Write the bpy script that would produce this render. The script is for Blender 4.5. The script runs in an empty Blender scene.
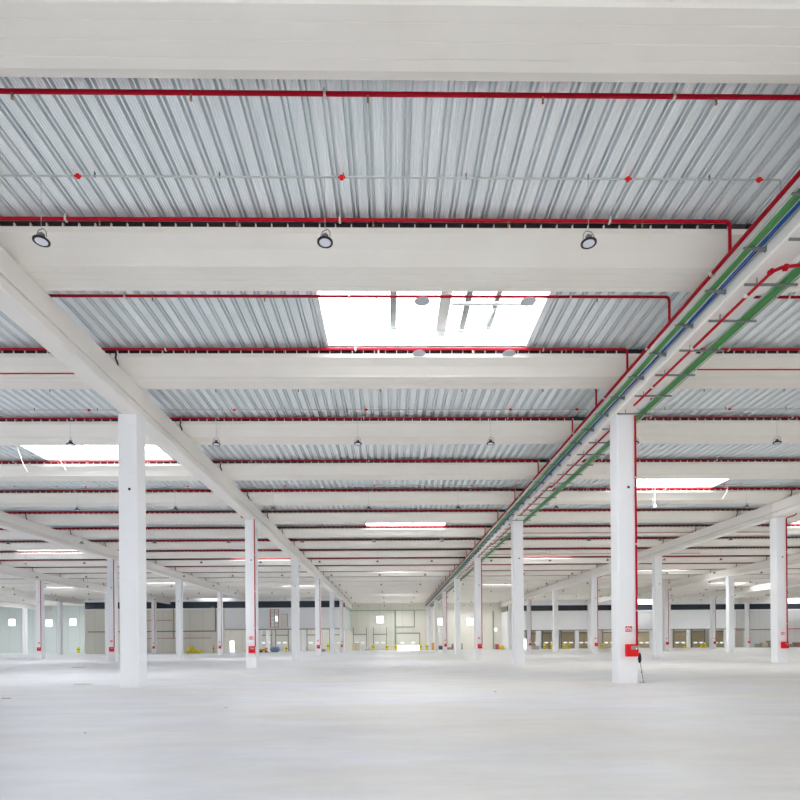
import bpy, bmesh, math, random
from mathutils import Vector, Matrix
random.seed(7)
SC = bpy.context.scene
COL = SC.collection
pi = math.pi

# ------------------------------------------------------------------ camera
H0 = 1.38; F = 550.0; PSI = math.atan(.0165); RHO = .0085; PX, PY = 400.0, 643.6
_r0 = Vector((math.cos(PSI), -math.sin(PSI), 0)); _u0 = Vector((0, 0, 1)); _f = Vector((math.sin(PSI), math.cos(PSI), 0))
_r = math.cos(RHO)*_r0 - math.sin(RHO)*_u0
_u = math.sin(RHO)*_r0 + math.cos(RHO)*_u0
cd = bpy.data.cameras.new('camera'); cam = bpy.data.objects.new('camera', cd); COL.objects.link(cam)
m3 = Matrix((_r, _u, -_f)).transposed()
cam.matrix_world = Matrix.Translation((0, 0, H0)) @ m3.to_4x4()
cd.sensor_width = 36; cd.sensor_fit = 'HORIZONTAL'; cd.lens = 36*F/800
cd.shift_y = (PY-400)/800; cd.clip_end = 600; cd.clip_start = .05
SC.camera = cam

def at(px, py, Y):
    """point of the plane y=Y seen at a picture position of the photograph"""
    d = _f + _r*((px-PX)/F) + _u*((PY-py)/F)
    t = Y/d.y
    return Vector((d.x*t, Y, H0+d.z*t))

# ------------------------------------------------------------------ materials
MATS = {}
def mat(name, col, rough=.6, metal=0., spec=.5, noise=None, emis=None, trans=None, bump=None):
    if name in MATS: return MATS[name]
    m = bpy.data.materials.new(name); m.use_nodes = True
    nt = m.node_tree; b = nt.nodes['Principled BSDF']
    b.inputs['Base Color'].default_value = (*col, 1)
    b.inputs['Roughness'].default_value = rough
    b.inputs['Metallic'].default_value = metal
    b.inputs['Specular IOR Level'].default_value = spec
    if noise or bump:
        tc = nt.nodes.new('ShaderNodeTexCoord')
        geo = nt.nodes.new('ShaderNodeNewGeometry')
        mp = nt.nodes.new('ShaderNodeMapping'); nt.links.new(geo.outputs['Position'], mp.inputs[0])
    if noise:
        scale, stretch, col2, detail = noise
        mp.inputs['Scale'].default_value = stretch
        n = nt.nodes.new('ShaderNodeTexNoise'); n.inputs['Scale'].default_value = scale; n.inputs['Detail'].default_value = detail
        nt.links.new(mp.outputs[0], n.inputs['Vector'])
        r = nt.nodes.new('ShaderNodeValToRGB'); r.color_ramp.elements[0].position = .35; r.color_ramp.elements[1].position = .68
        r.color_ramp.elements[0].color = (*col, 1); r.color_ramp.elements[1].color = (*col2, 1)
        nt.links.new(n.outputs['Fac'], r.inputs[0]); nt.links.new(r.outputs[0], b.inputs['Base Color'])
    if emis:
        b.inputs['Emission Color'].default_value = (*emis[0], 1); b.inputs['Emission Strength'].default_value = emis[1]
    MATS[name] = m
    return m

M_beam = mat('beam_concrete', (.83, .79, .725), .7, noise=(.5, (1, 1, 1), (.87, .835, .775), 5))
M_gird = mat('girder_concrete', (.85, .815, .765), .7, noise=(.4, (1, .3, 1), (.89, .86, .82), 5))
M_colm = mat('column_concrete', (.88, .88, .895), .6, noise=(.6, (1, 1, .4), (.91, .91, .92), 5))
M_red = mat('red_pipe_paint', (.45, .003, .018), .55, 0, .15)
M_redbox = mat('red_cabinet_paint', (.78, .006, .012), .5, 0, .25)
M_darkred = mat('dark_red_window_frame', (.35, .02, .03), .4)
M_galv = mat('galvanised_steel', (.22, .24, .24), .5, .4)
M_rodm = mat('zinc_rod', (.55, .57, .55), .45, .3)
M_green = mat('green_cable', (.045, .24, .075), .6, noise=(9, (6, .05, 6), (.12, .38, .10), 2))
M_blue = mat('blue_cable', (.01, .10, .40), .6, 0, .2)
M_black = mat('black_rubber', (.015, .015, .018), .5)
M_dark = mat('gap_shade_dark', (.035, .03, .03), .9)  # painted shade for the gap between beam and deck
M_white = mat('white_paint', (.86, .86, .86), .5)
M_whitew = mat('white_panel', (.95, .955, .965), .5, noise=(.3, (1, 1, 1), (.96, .965, .97), 3))
M_cloud = mat('lamp_diffuser', (.80, .81, .88), .4)
M_clamp = mat('pale_clamp', (.75, .74, .66), .5, .2)
M_disc = mat('grey_collector', (.56, .60, .64), .5)
M_yel = mat('yellow_paint', (.85, .72, .03), .5)
M_org = mat('orange_paint', (.75, .33, .06), .5)
M_bluet = mat('blue_grey_cover', (.25, .33, .45), .7)
M_card = mat('cardboard', (.60, .50, .36), .8, noise=(2, (1, 1, 1), (.66, .56, .42), 3))
M_wrap = mat('pale_wrap', (.75, .70, .66), .4)
M_tan = mat('tan_door', (.70, .59, .38), .55, noise=(.3, (1, 1, 6), (.74, .63, .42), 2))
M_creamdoor = mat('cream_door', (.80, .79, .71), .5)
M_darkband = mat('void_shade_dark', (.035, .045, .06), .25)  # painted shade of the unlit void above the dock walls
M_greyrail = mat('grey_rail', (.30, .31, .30), .5, .3)
M_greenpipe = mat('pale_green_post', (.28, .42, .30), .5)
M_brown = mat('brown_steel', (.33, .22, .18), .6)
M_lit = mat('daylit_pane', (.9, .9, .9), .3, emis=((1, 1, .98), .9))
M_pinkred = mat('faded_red', (.55, .18, .18), .5)
M_paper = mat('scrap_brown', (.30, .26, .22), .8)

def deck_material():
    m = mat('corrugated_steel', (.82, .865, .885), .42, .35, noise=(1.2, (2.5, .15, 1), (.91, .945, .96), 4))
    return m
M_deck = deck_material()

def glass_material():
    m = bpy.data.materials.new('thin_glass'); m.use_nodes = True; nt = m.node_tree
    for n in list(nt.nodes): nt.nodes.remove(n)
    o = nt.nodes.new('ShaderNodeOutputMaterial'); mx = nt.nodes.new('ShaderNodeMixShader')
    t = nt.nodes.new('ShaderNodeBsdfTransparent'); t.inputs[0].default_value = (.97, .98, .985, 1)
    g = nt.nodes.new('ShaderNodeBsdfGlossy'); g.inputs['Roughness'].default_value = .1
    mx.inputs[0].default_value = .06
    nt.links.new(t.outputs[0], mx.inputs[1]); nt.links.new(g.outputs[0], mx.inputs[2]); nt.links.new(mx.outputs[0], o.inputs[0])
    return m
M_glass = glass_material()

def floor_material():
    m = bpy.data.materials.new('polished_concrete_floor'); m.use_nodes = True; nt = m.node_tree; N = nt.nodes; L = nt.links
    b = N['Principled BSDF']; geo = N.new('ShaderNodeNewGeometry')
    def noise(scale, st, det=4, rough=.55):
        mp = N.new('ShaderNodeMapping'); mp.inputs['Scale'].default_value = st; L.new(geo.outputs['Position'], mp.inputs[0])
        n = N.new('ShaderNodeTexNoise'); n.inputs['Scale'].default_value = scale; n.inputs['Detail'].default_value = det; n.inputs['Roughness'].default_value = rough
        L.new(mp.outputs[0], n.inputs['Vector']); return n.outputs['Fac']
    def ramp(f, p0, c0, p1, c1):
        r = N.new('ShaderNodeValToRGB'); e = r.color_ramp.elements; e[0].position = p0; e[0].color = (*c0, 1); e[1].position = p1; e[1].color = (*c1, 1)
        L.new(f, r.inputs[0]); return r.outputs[0]
    def mixc(kind, fac, a, c):
        x = N.new('ShaderNodeMix'); x.data_type = 'RGBA'; x.blend_type = kind
        if isinstance(fac, float): x.inputs[0].default_value = fac
        else: L.new(fac, x.inputs[0])
        L.new(a, x.inputs[6]); L.new(c, x.inputs[7]); return x.outputs[2]
    sx = N.new('ShaderNodeSeparateXYZ'); L.new(geo.outputs['Position'], sx.inputs[0])
    mr = N.new('ShaderNodeMapRange'); L.new(sx.outputs[0], mr.inputs[0]); mr.inputs[1].default_value = -14; mr.inputs[2].default_value = 10; mr.inputs[3].default_value = -.13; mr.inputs[4].default_value = .05
    ad = N.new('ShaderNodeMath'); ad.operation = 'ADD'; L.new(noise(.16, (.5, 1, 1), 7, .6), ad.inputs[0]); L.new(mr.outputs[0], ad.inputs[1])
    base = ramp(ad.outputs[0], .40, (.76, .765, .80), .56, (.785, .75, .71))
    dust = ramp(noise(.8, (.5, 1.2, 1), 10, .72), .34, (.88, .87, .86), .62, (1, 1, 1))
    sweep = ramp(noise(1.5, (.25, 1.1, 1), 9, .7), .3, (.93, .93, .935), .65, (1, 1, 1))
    speck = ramp(noise(14, (1, 1, 1), 3), .20, (.86, .85, .84), .30, (1, 1, 1))
    c = mixc('MULTIPLY', 1., base, dust); c = mixc('MULTIPLY', 1., c, sweep); c = mixc('MULTIPLY', .6, c, speck)
    # saw-cut joints
    sep = N.new('ShaderNodeSeparateXYZ'); L.new(geo.outputs['Position'], sep.inputs[0])
    L.new(c, b.inputs['Base Color'])
    rr = N.new('ShaderNodeMapRange'); L.new(noise(.3, (.6, 1, 1), 5), rr.inputs[0]); rr.inputs[1].default_value = .3; rr.inputs[2].default_value = .7; rr.inputs[3].default_value = .30; rr.inputs[4].default_value = .55
    L.new(rr.outputs[0], b.inputs['Roughness']); b.inputs['Specular IOR Level'].default_value = .45
    return m
M_floor = floor_material()

def panel_wall_material(name, c1, c2, pitch):
    m = bpy.data.materials.new(name); m.use_nodes = True; nt = m.node_tree; N = nt.nodes; L = nt.links
    b = N['Principled BSDF']; b.inputs['Roughness'].default_value = .6
    geo = N.new('ShaderNodeNewGeometry'); sep = N.new('ShaderNodeSeparateXYZ'); L.new(geo.outputs['Position'], sep.inputs[0])
    a = N.new('ShaderNodeMath'); a.operation = 'DIVIDE'; L.new(sep.outputs[0], a.inputs[0]); a.inputs[1].default_value = pitch
    fr = N.new('ShaderNodeMath'); fr.operation = 'FRACT'; L.new(a.outputs[0], fr.inputs[0])
    lt = N.new('ShaderNodeMath'); lt.operation = 'LESS_THAN'; L.new(fr.outputs[0], lt.inputs[0]); lt.inputs[1].default_value = .04
    fl = N.new('ShaderNodeMath'); fl.operation = 'FLOOR'; L.new(a.outputs[0], fl.inputs[0])
    wn = N.new('ShaderNodeTexWhiteNoise'); wn.noise_dimensions = '1D'; L.new(fl.outputs[0], wn.inputs['W'])
    mx = N.new('ShaderNodeMix'); mx.data_type = 'RGBA'; L.new(wn.outputs[0], mx.inputs[0]); mx.inputs[6].default_value = (*c1, 1); mx.inputs[7].default_value = (*c2, 1)
    m2 = N.new('ShaderNodeMix'); m2.data_type = 'RGBA'; L.new(lt.outputs[0], m2.inputs[0]); L.new(mx.outputs[2], m2.inputs[6]); m2.inputs[7].default_value = (*[x*.86 for x in c1], 1)
    L.new(m2.outputs[2], b.inputs['Base Color'])
    return m
M_wallc = panel_wall_material('cream_panel_wall', (.80, .765, .68), (.83, .795, .715), 2.45)
M_wallg = panel_wall_material('grey_panel_wall', (.80, .80, .785), (.83, .83, .81), 2.45)
M_wallgreen = panel_wall_material('pale_green_panel_wall', (.78, .84, .80), (.81, .87, .83), 2.45)

# ------------------------------------------------------------------ mesh helpers
class MB:
    def __init__(s): s.bm = bmesh.new()
    def box(s, x0, x1, y0, y1, z0, z1, bev=0):
        r = bmesh.ops.create_cube(s.bm, size=1)
        vs = r['verts']
        bmesh.ops.scale(s.bm, vec=(x1-x0, y1-y0, z1-z0), verts=vs)
        bmesh.ops.translate(s.bm, vec=((x0+x1)/2, (y0+y1)/2, (z0+z1)/2), verts=vs)
        if bev:
            es = list({e for v in vs for e in v.link_edges})
            bmesh.ops.bevel(s.bm, geom=es, offset=bev, segments=2, affect='EDGES', profile=.5)
        return s
    def cyl(s, p0, p1, r, n=10, r2=None):
        p0 = Vector(p0); p1 = Vector(p1); d = p1-p0
        q = bmesh.ops.create_cone(s.bm, cap_ends=True, segments=n, radius1=r, radius2=r if r2 is None else r2, depth=d.length)
        mtx = Matrix.Translation((p0+p1)/2) @ d.to_track_quat('Z', 'Y').to_matrix().to_4x4()
        bmesh.ops.transform(s.bm, matrix=mtx, verts=q['verts'])
        return s
    def tube(s, pts, r, n=10):
        pts = [Vector(p) for p in pts]; rings = []
        ref = None
        for i, p in enumerate(pts):
            if i == 0: t = pts[1]-p
            elif i == len(pts)-1: t = p-pts[i-1]
            else: t = (pts[i+1]-p).normalized() + (p-pts[i-1]).normalized()
            t.normalize()
            if ref is None:
                ref = Vector((0, 0, 1)) if abs(t.z) < .9 else Vector((1, 0, 0))
            a = (ref - t*ref.dot(t)).normalized(); b = t.cross(a); ref = a
            rings.append([s.bm.verts.new(p + a*math.cos(2*pi*k/n)*r + b*math.sin(2*pi*k/n)*r) for k in range(n)])
        for i in range(len(rings)-1):
            for k in range(n):
                s.bm.faces.new((rings[i][k], rings[i][(k+1) % n], rings[i+1][(k+1) % n], rings[i+1][k]))
        s.bm.faces.new(rings[0][::-1]); s.bm.faces.new(rings[-1])
        return s
    def prism_x(s, prof, x0, x1):       # prof: list of (y,z), extruded along x
        a = [s.bm.verts.new((x0, y, z)) for y, z in prof]; b = [s.bm.verts.new((x1, y, z)) for y, z in prof]
        n = len(prof)
        for k in range(n): s.bm.faces.new((a[k], a[(k+1) % n], b[(k+1) % n], b[k]))
        s.bm.faces.new(a[::-1]); s.bm.faces.new(b)
        return s
    def prism_y(s, prof, y0, y1):       # prof: list of (x,z)
        a = [s.bm.verts.new((x, y0, z)) for x, z in prof]; b = [s.bm.verts.new((x, y1, z)) for x, z in prof]
        n = len(prof)
        for k in range(n): s.bm.faces.new((a[k], a[(k+1) % n], b[(k+1) % n], b[k]))
        s.bm.faces.new(a[::-1]); s.bm.faces.new(b)
        return s
    def lathe(s, prof, n=20, c=(0, 0, 0)):     # prof (r,z)
        rings = []
        for r, z in prof:
            rings.append([s.bm.verts.new((c[0]+r*math.cos(2*pi*k/n), c[1]+r*math.sin(2*pi*k/n), c[2]+z)) for k in range(n)])
        for i in range(len(rings)-1):
            for k in range(n): s.bm.faces.new((rings[i][k], rings[i][(k+1) % n], rings[i+1][(k+1) % n], rings[i+1][k]))
        s.bm.faces.new(rings[0][::-1]); s.bm.faces.new(rings[-1])
        return s
    def mesh(s, name, m, smooth=False):
        bmesh.ops.recalc_face_normals(s.bm, faces=s.bm.faces)
        me = bpy.data.meshes.new(name); s.bm.to_mesh(me); s.bm.free()
        me.materials.append(m)
        if smooth:
            for p in me.polygons: p.use_smooth = len(p.vertices) == 4
        return me
    def build(s, name, m, parent=None, smooth=False, loc=None):
        return link(name, s.mesh(name, m, smooth), parent, loc)

def link(name, me, parent=None, loc=None):
    o = bpy.data.objects.new(name, me); COL.objects.link(o)
    if parent is not None: o.parent = parent
    if loc is not None: o.location = loc
    return o
def tag(o, label, cat, group=None, kind=None):
    o['label'] = label; o['category'] = cat
    if group: o['group'] = group
    if kind: o['kind'] = kind
    return o
def empty(name, loc=(0, 0, 0)):
    o = bpy.data.objects.new(name, None); o.empty_display_size = .2; COL.objects.link(o); o.location = loc; return o
def structure(o): o['kind'] = 'structure'; return o

ORD = ['zeroth', 'first', 'second', 'third', 'fourth', 'fifth', 'sixth', 'seventh', 'eighth', 'ninth', 'tenth', 'eleventh', 'twelfth', 'thirteenth', 'fourteenth',
       'fifteenth', 'sixteenth', 'seventeenth', 'eighteenth', 'nineteenth', 'twentieth', 'twenty-first', 'twenty-second', 'twenty-third', 'twenty-fourth', 'twenty-fifth', 'twenty-sixth', 'twenty-seventh', 'twenty-eighth', 'twenty-ninth', 'thirtieth']

# ------------------------------------------------------------------ grid of the hall
PITCH = 5.09; B1 = 11.74
def bY(k): return B1 + PITCH*(k-1)
NB = 21
ZG0, ZG1 = 8.95, 9.86            # girder bottom / top
ZB1 = 10.26                      # beam top
ZD = 10.44                       # deck underside
YF, YN = 118.0, -14.0
XW = 90.0
ROWS = {-6: -88.3, -5: -72.3, -4: -56.4, -3: -40.45, -2: -24.5, -1: -8.45, 1: 7.80, 2: 23.9, 3: 40.0, 4: 56.0, 5: 72.0, 6: 88.0}
order = sorted(ROWS)
BAYS = []                        # (bay number, x0, x1): 0 is the central aisle
for i in range(len(order)-1):
    a, b = order[i], order[i+1]
    num = 0 if a == -1 else (a if a > 0 else b)
    BAYS.append((num, ROWS[a], ROWS[b]))
def colY(n): return 18.4 + 15.26*n
COLDX = {(-1, 0): -.09, (1, 0): .06, (2, 1): .12}
def seen(x, y, slack=2.0): return abs(x) < .735*y + slack
def bayname(j):
    if j == 0: return 'the central aisle'
    return 'the %s bay %s of the aisle' % (ORD[abs(j)], 'right' if j > 0 else 'left')
def rowname(r):
    if r == 1: return 'the row carrying green cables'
    if r == -1: return 'the row facing the green cables'
    return 'the %s row %s of the aisle' % (ORD[abs(r)], 'right' if r > 0 else 'left')

# ------------------------------------------------------------------ floor, deck, walls
structure(MB().box(-XW-.3, XW+.3, YN-.3, YF+.4, -.3, 0).build('floor', M_floor))

SKY = {-5: [-2, 8, 13, 19], -4: [-1, 10, 14, 19], -3: [-1, 4, 9, 14, 19], -2: [-2, 3, 8, 13, 18], -1: [3, 9, 14, 19], 0: [-3, 1, 6, 11, 17, 20],
       1: [4, 9, 14, 20], 2: [-1, 6, 11, 18], 3: [-2, 4, 9, 14, 20], 4: [0, 6, 12, 18], 5: [-2, 8, 14, 20]}  # zero and negative entries are unseen skylights, added for even light in the hall
SKX = {-5: (-83, -77), -4: (-76+8, -62), -3: (-52, -46), -2: (-34.9, -28.9), -1: (-16.5, -10.5), 0: (-1.8, 4.17), 1: (12.9, 18.9), 2: (31, 37), 3: (48.5, 54.5), 4: (62, 68), 5: (79, 85)}
SKX[-4] = (-69, -63)

def build_deck():
    P = .34
    prof = [(0, 0), (.040, 0), (.046, .008), (.056, .008), (.062, 0), (.090, 0), (.096, .008), (.106, .008), (.112, 0), (.140, 0), (.146, .008), (.156, .008), (.160, 0), (.186, 0), (.196, .125), (.236, .125), (.247, .012), (.275, .012), (.286, .125), (.330, .125)]
    verts, faces = [], []
    n = int(2*XW/P)+1
    xs = []
    for i in range(n):
        for a, z in prof: xs.append((-XW+i*P+a, ZD+z))
    xs.append((-XW+n*P, ZD))
    ys = [YN]
    k = -4
    holes = []
    for j, ks in SKY.items():
        for k in ks:
            a, b = SKX[j]
            if k == 20 and j in (0, 2, 4): a, b = a+1.5, b-1.5  # narrow hidden central skylight, added to light the back wall
            holes.append((a, b, bY(k)+2.3, bY(k)+5.0, j, k))
    ys = sorted({YN, YF+.2} | {h[2] for h in holes} | {h[3] for h in holes})
    N = len(xs)
    for y in ys:
        for x, z in xs: verts.append((x, y, z))
    for r in range(len(ys)-1):
        ym = (ys[r]+ys[r+1])/2
        hs = [(h[0], h[1]) for h in holes if h[2] < ym < h[3]]
        for i in range(N-1):
            xm = (xs[i][0]+xs[i+1][0])/2
            if any(a < xm < b for a, b in hs): continue
            faces.append((r*N+i, (r+1)*N+i, (r+1)*N+i+1, r*N+i+1))
    me = bpy.data.meshes.new('ceiling'); me.from_pydata(verts, [], faces); me.materials.append(M_deck)
    structure(link('ceiling', me))
    return holes
HOLES = build_deck()

# skylights: white upstand frame, glazing bars, panes and the daylight above them
sky_count = 0
for (a, b, y0, y1, j, k) in HOLES:
    root = empty('roof_skylight', ((a+b)/2, (y0+y1)/2, ZD))
    L2, W2 = (b-a)/2, (y1-y0)/2
    t = .07; zt = .62
    f = MB()
    f.box(-L2-t, L2+t, -W2-t, -W2, -.05, zt); f.box(-L2-t, L2+t, W2, W2+t, -.05, zt)
    f.box(-L2-t, -L2, -W2, W2, -.05, zt); f.box(L2, L2+t, -W2, W2, -.05, zt)
    f.build('upstand_frame', M_white, root)
    if y0 > 0: MB().box(-L2, L2, W2-.10, W2-.02, -.04, .05).build('cross_rail', M_rodm, root)
    if j == 0 and k == 1:
        bars = [(-L2+1.95, .085), (L2-1.95, .085), (L2-1.15, .07)]
    else:
        bars = [(-L2+2.0, .045), (L2-2.0, .045)]
    if y0 > 0:
        for bx, w in bars:
            MB().box(bx-w, bx+w, -W2, W2, zt-.2, zt).build('glazing_bar', M_galv if (j == 0 and k == 1) else M_white, root)
        xe = [-L2]+[q[0] for q in bars]+[L2]
        for i in range(len(xe)-1):
            MB().box(xe[i]+.02, xe[i+1]-.02, -W2+.01, W2-.01, zt, zt+.012).build('pane', M_glass, root)
        if j == 0 and k == 1:
            MB().box(L2-2.75, L2-2.45, -W2, W2, zt-.3, zt-.06).build('vent_beam', M_rodm, root)
            MB().cyl((L2-2.4, -.1, zt-.2), (L2-.1, -.1, zt-.2), .07, 12).build('opening_shaft', M_rodm, root)
            MB().cyl((-L2, W2-.25, zt-.3), (L2, W2-.25, zt-.3), .03, 8).build('rail', M_rodm, root)
            MB().cyl((L2-1.15, .1, zt-.22), (L2-1.35, W2-.3, zt-.35), .03, 8).build('opening_arm', M_rodm, root)
    idx = sorted(SKY[j]); vis = [q for q in idx if q >= 1]
    if k >= 1:
        lab = 'bright glazed roof skylight over %s, %s from the camera' % (bayname(j), ORD[vis.index(k)+1])
    else:
        lab = 'bright roof skylight over %s, behind the near roof beams, %s back' % (bayname(j).replace(' of the aisle', ''), ORD[abs(k)+1])
    tag(root, lab, 'skylight', 'skylights in the corrugated roof')
    ld = bpy.data.lights.new('daylight', 'AREA'); ld.shape = 'RECTANGLE'; ld.size = (b-a)+.1; ld.size_y = (y1-y0)+.1
    ld.energy = 620; ld.color = (.97, .985, 1.0)
    lo = bpy.data.objects.new('daylight', ld); COL.objects.link(lo); lo.location = ((a+b)/2, (y0+y1)/2, ZD+.75)

def wall_rects(name, m, X0, X1, Z0, Z1, Y, th, holes):
    xs = sorted({X0, X1} | {min(max(v, X0), X1) for h in holes for v in h[:2]})
    zs = sorted({Z0, Z1} | {min(max(v, Z0), Z1) for h in holes for v in h[2:]})
    bm = bmesh.new(); cells = {}
    for i in range(len(xs)-1):
        for q in range(len(zs)-1):
            xm, zm = (xs[i]+xs[i+1])/2, (zs[q]+zs[q+1])/2
            cells[i, q] = not any(h[0] < xm < h[1] and h[2] < zm < h[3] for h in holes)
    def quad(pts): bm.faces.new([bm.verts.new(p) for p in pts])
    for (i, q), on in cells.items():
        if not on: continue
        x0, x1, z0, z1 = xs[i], xs[i+1], zs[q], zs[q+1]; a, b = Y, Y+th
        quad([(x0, a, z0), (x1, a, z0), (x1, a, z1), (x0, a, z1)]); quad([(x0, b, z0), (x0, b, z1), (x1, b, z1), (x1, b, z0)])
        if not cells.get((i-1, q)): quad([(x0, a, z0), (x0, a, z1), (x0, b, z1), (x0, b, z0)])
        if not cells.get((i+1, q)): quad([(x1, a, z0), (x1, b, z0), (x1, b, z1), (x1, a, z1)])
        if not cells.get((i, q-1)): quad([(x0, a, z0), (x0, b, z0), (x1, b, z0), (x1, a, z0)])
        if not cells.get((i, q+1)): quad([(x0, a, z1), (x1, a, z1), (x1, b, z1), (x0, b, z1)])
    bmesh.ops.remove_doubles(bm, verts=bm.verts, dist=1e-5)
    me = bpy.data.meshes.new(name); bm.to_mesh(me); bm.free(); me.materials.append(m)
    return structure(link(name, me))

def px_rect(x0, x1, y0, y1, Y):
    a = at(x0, y1, Y); b = at(x1, y0, Y); return [a.x, b.x, a.z, b.z]

WIN = [px_rect(x-3.3, x+3.3, y-3.3, y+3.3, YF) for x, y in ((12, 622.5), (49, 623), (73, 622), (380, 619.7), (440.5, 621.7), (470, 621.7))]
OPEN = [px_rect(396, 420, 645.5, 652, YF), px_rect(230, 234, 641, 656, YF), px_rect(521, 527, 639, 652, YF), px_rect(494.8, 496.8, 628, 631, YF)]
for r in OPEN[:3]: r[2] = 0.0
XSPLIT = -56.5
wl = wall_rects('wall_back_left', M_wallgreen, -XW, XSPLIT, 0, 10.9, YF, .25, [w for w in WIN if w[1] < XSPLIT])
wall_rects('wall_back', M_wallc, XSPLIT, XW, 0, 10.9, YF, .25, [w for w in WIN+OPEN if w[1] > XSPLIT])
for i, w in enumerate(WIN):
    o = structure(MB().box(w[0]-.08, w[1]+.08, YF-.05, YF, w[3], w[3]+.09).box(w[0]-.08, w[1]+.08, YF-.05, YF, w[2]-.09, w[2]).box(w[0]-.08, w[0], YF-.05, YF, w[2], w[3]).box(w[1], w[1]+.08, YF-.05, YF, w[2], w[3]).build('window_%d' % (i+1), M_white))
    MB().box(w[0], w[1], YF+.1, YF+.12, w[2], w[3]).build('pane', M_glass, o)
structure(MB().box(-XW-.3, -XW, YN, YF+.2, 0, 10.9).build('wall_left', M_wallg))
structure(MB().box(XW, XW+.3, YN, YF+.2, 0, 10.9).build('wall_right', M_wallg))
FD = [(-52, -47), (-38, -33), (-24, -19), (-10, -5), (4, 9), (18, 23), (32, 37), (46, 51)]  # openings added in the unseen front wall to let fill light in
wall_rects('wall_front', M_wallg, -XW, XW, 0, 10.9, YN-.3, .3, [(a, b, 0, 5) for a, b in FD])
structure(MB().box(-XW-8, XW+8, YN-40, YN-.3, -.35, -.05).build('floor_forecourt', M_white))
for a, b in FD:
    ld = bpy.data.lights.new('added_door_fill', 'AREA'); ld.shape = 'RECTANGLE'; ld.size = b-a; ld.size_y = 5  # added fill lamp in each unseen opening, brightens columns and beams
    ld.energy = 130; ld.color = (.97, .985, 1.0)
    lo = bpy.data.objects.new('added_door_fill', ld); COL.objects.link(lo); lo.location = ((a+b)/2, YN-.2, 2.5); lo.rotation_euler = (pi/2, 0, 0)
structure(MB().box(-XW-8, XW+8, YF+.4, YF+40, -.35, -.05).build('floor_outside', M_white))

# ------------------------------------------------------------------ dock enclosures (walls that stand forward of the back wall)
YL, YR = 101.0, 112.0
def X(px, Y): return at(px, 643, Y).x
xl0, xl1 = X(85, YL), X(345, YL)
zlb, zlt, zld = 4.12, 8.12, 9.35
# left: closed part, then parapet on piers
oL = [(X(225, YL), X(247, YL), -1, zlb), (X(261.5, YL), X(302, YL), -1, zlb), (X(305.3, YL), X(341.5, YL), -1, zlb)]
wdoor = px_rect(270, 279, 608.5, 627.5, YL)
wall_rects('wall_dock_left', M_whitew, X(225, YL)-.01, xl1, 0, zlt, YL, .3, oL+[tuple(wdoor)])
wall_rects('wall_dock_left_closed', M_wallc, xl0, X(225, YL)-.01, 0, zlt, YL, .3, [])
structure(MB().box(xl1-.3, xl1, YL+.3, YF, zlb, zlt).build('wall_dock_left_end', mat('pale_mint_panel', (.74, .80, .77), .5)))
MBt = MB().box(xl0, xl1, YL+.1, YL+.25, zlt, zld)  # dark panel, its colour stands in for the shaded void over the parapet
o = tag(MBt.build('void_shade_band', M_darkband), 'long dark panel painting the shaded void above the wall left of the central aisle', 'shade panel', kind='thing')
structure(MB().box(xl0, xl1, YL, YL+.3, zld, ZD).build('trim_1', M_whitew))
xr0, xr1 = X(507.5, YR), XW
zrb, zrt, zrd = 3.80, 7.80, 8.95
oR = [(X(a, YR), X(b, YR), -1, zrb) for a, b in ((516, 536), (541, 552.5), (558.5, 575), (579, 588), (598, 617), (621, 650), (671.5, 687), (690, 710), (716, 724.5), (735, 745))]
wall_rects('wall_dock_right', M_whitew, xr0, X(736, YR), 0, zrt, YR, .3, oR)
wall_rects('wall_dock_right_closed', M_wallg, X(736, YR), xr1, 0, zrt, YR, .3, oR)
structure(MB().box(xr0, xr0+.3, YR+.3, YF, 0, zrt).build('wall_dock_right_end', M_whitew))
tag(MB().box(xr0, xr1, YR+.1, YR+.25, zrt, zrd).build('void_shade_band', M_darkband), 'long dark panel painting the shaded void above the wall right of the central aisle', 'shade panel', kind='thing')  # same painted shade panel for the void on the right side
structure(MB().box(xr0, xr1, YR, YR+.3, zrd, ZD).build('trim_2', M_whitew))
structure(MB().box(xr0-.02, xr1, YR-.06, YR, zrt-.25, zrt+.02).build('trim_3', M_whitew))
structure(MB().box(xl0, xl1+.02, YL-.06, YL, zlt-.2, zlt+.02).build('trim_4', M_whitew))
# lintels and service lines on those walls
structure(MB().box(X(225, YL), xl1-.3, YL-.05, YL, zlb-.02, zlb+.16).build('trim_5', M_brown))
structure(MB().box(xr0+.3, X(745, YR), YR-.05, YR, zrb-.02, zrb+.12).build('trim_6', M_brown))
def run(name, pts, r, m, label, cat, n=6, group=None): return tag(MB().tube(pts, r, n).build(name, m), label, cat, group)
yl, yr_, yf = YL-.08, YR-.08, YF-.08
run('service_pipe', [at(88, 632, yl), at(216, 631, yl)], .09, M_brown, 'brownish pipe line across the closed cream wall, level with the opening tops', 'pipe')
run('service_pipe', [at(120, 620.6, yl), at(172, 620.2, yl)], .05, M_pinkred, 'thin red pipe line high on the closed cream wall', 'pipe')
run('service_pipe', [at(120, 638.7, yl), at(211, 638, yl)], .05, M_pinkred, 'thin red pipe line low on the closed cream wall', 'pipe')
run('service_pipe', [at(173.5, 608, yl), at(173.5, 638, yl)], .06, M_pinkred, 'thin red pipe running down the closed cream wall', 'pipe')
run('downpipe', [at(215.5, 608, yl-.06), at(215.5, 631, yl-.06)], .10, M_greyrail, 'dark grey downpipe at the end of the closed cream wall', 'pipe')
run('service_pipe', [at(736, 630, yr_), at(797, 628.7, yr_), Vector((89.6, yr_, at(797, 628.7, yr_).z))], .08, mat('dull_red_pipe', (.5, .06, .07), .4), 'dull red pipe line across the grey end wall', 'pipe')
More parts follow.
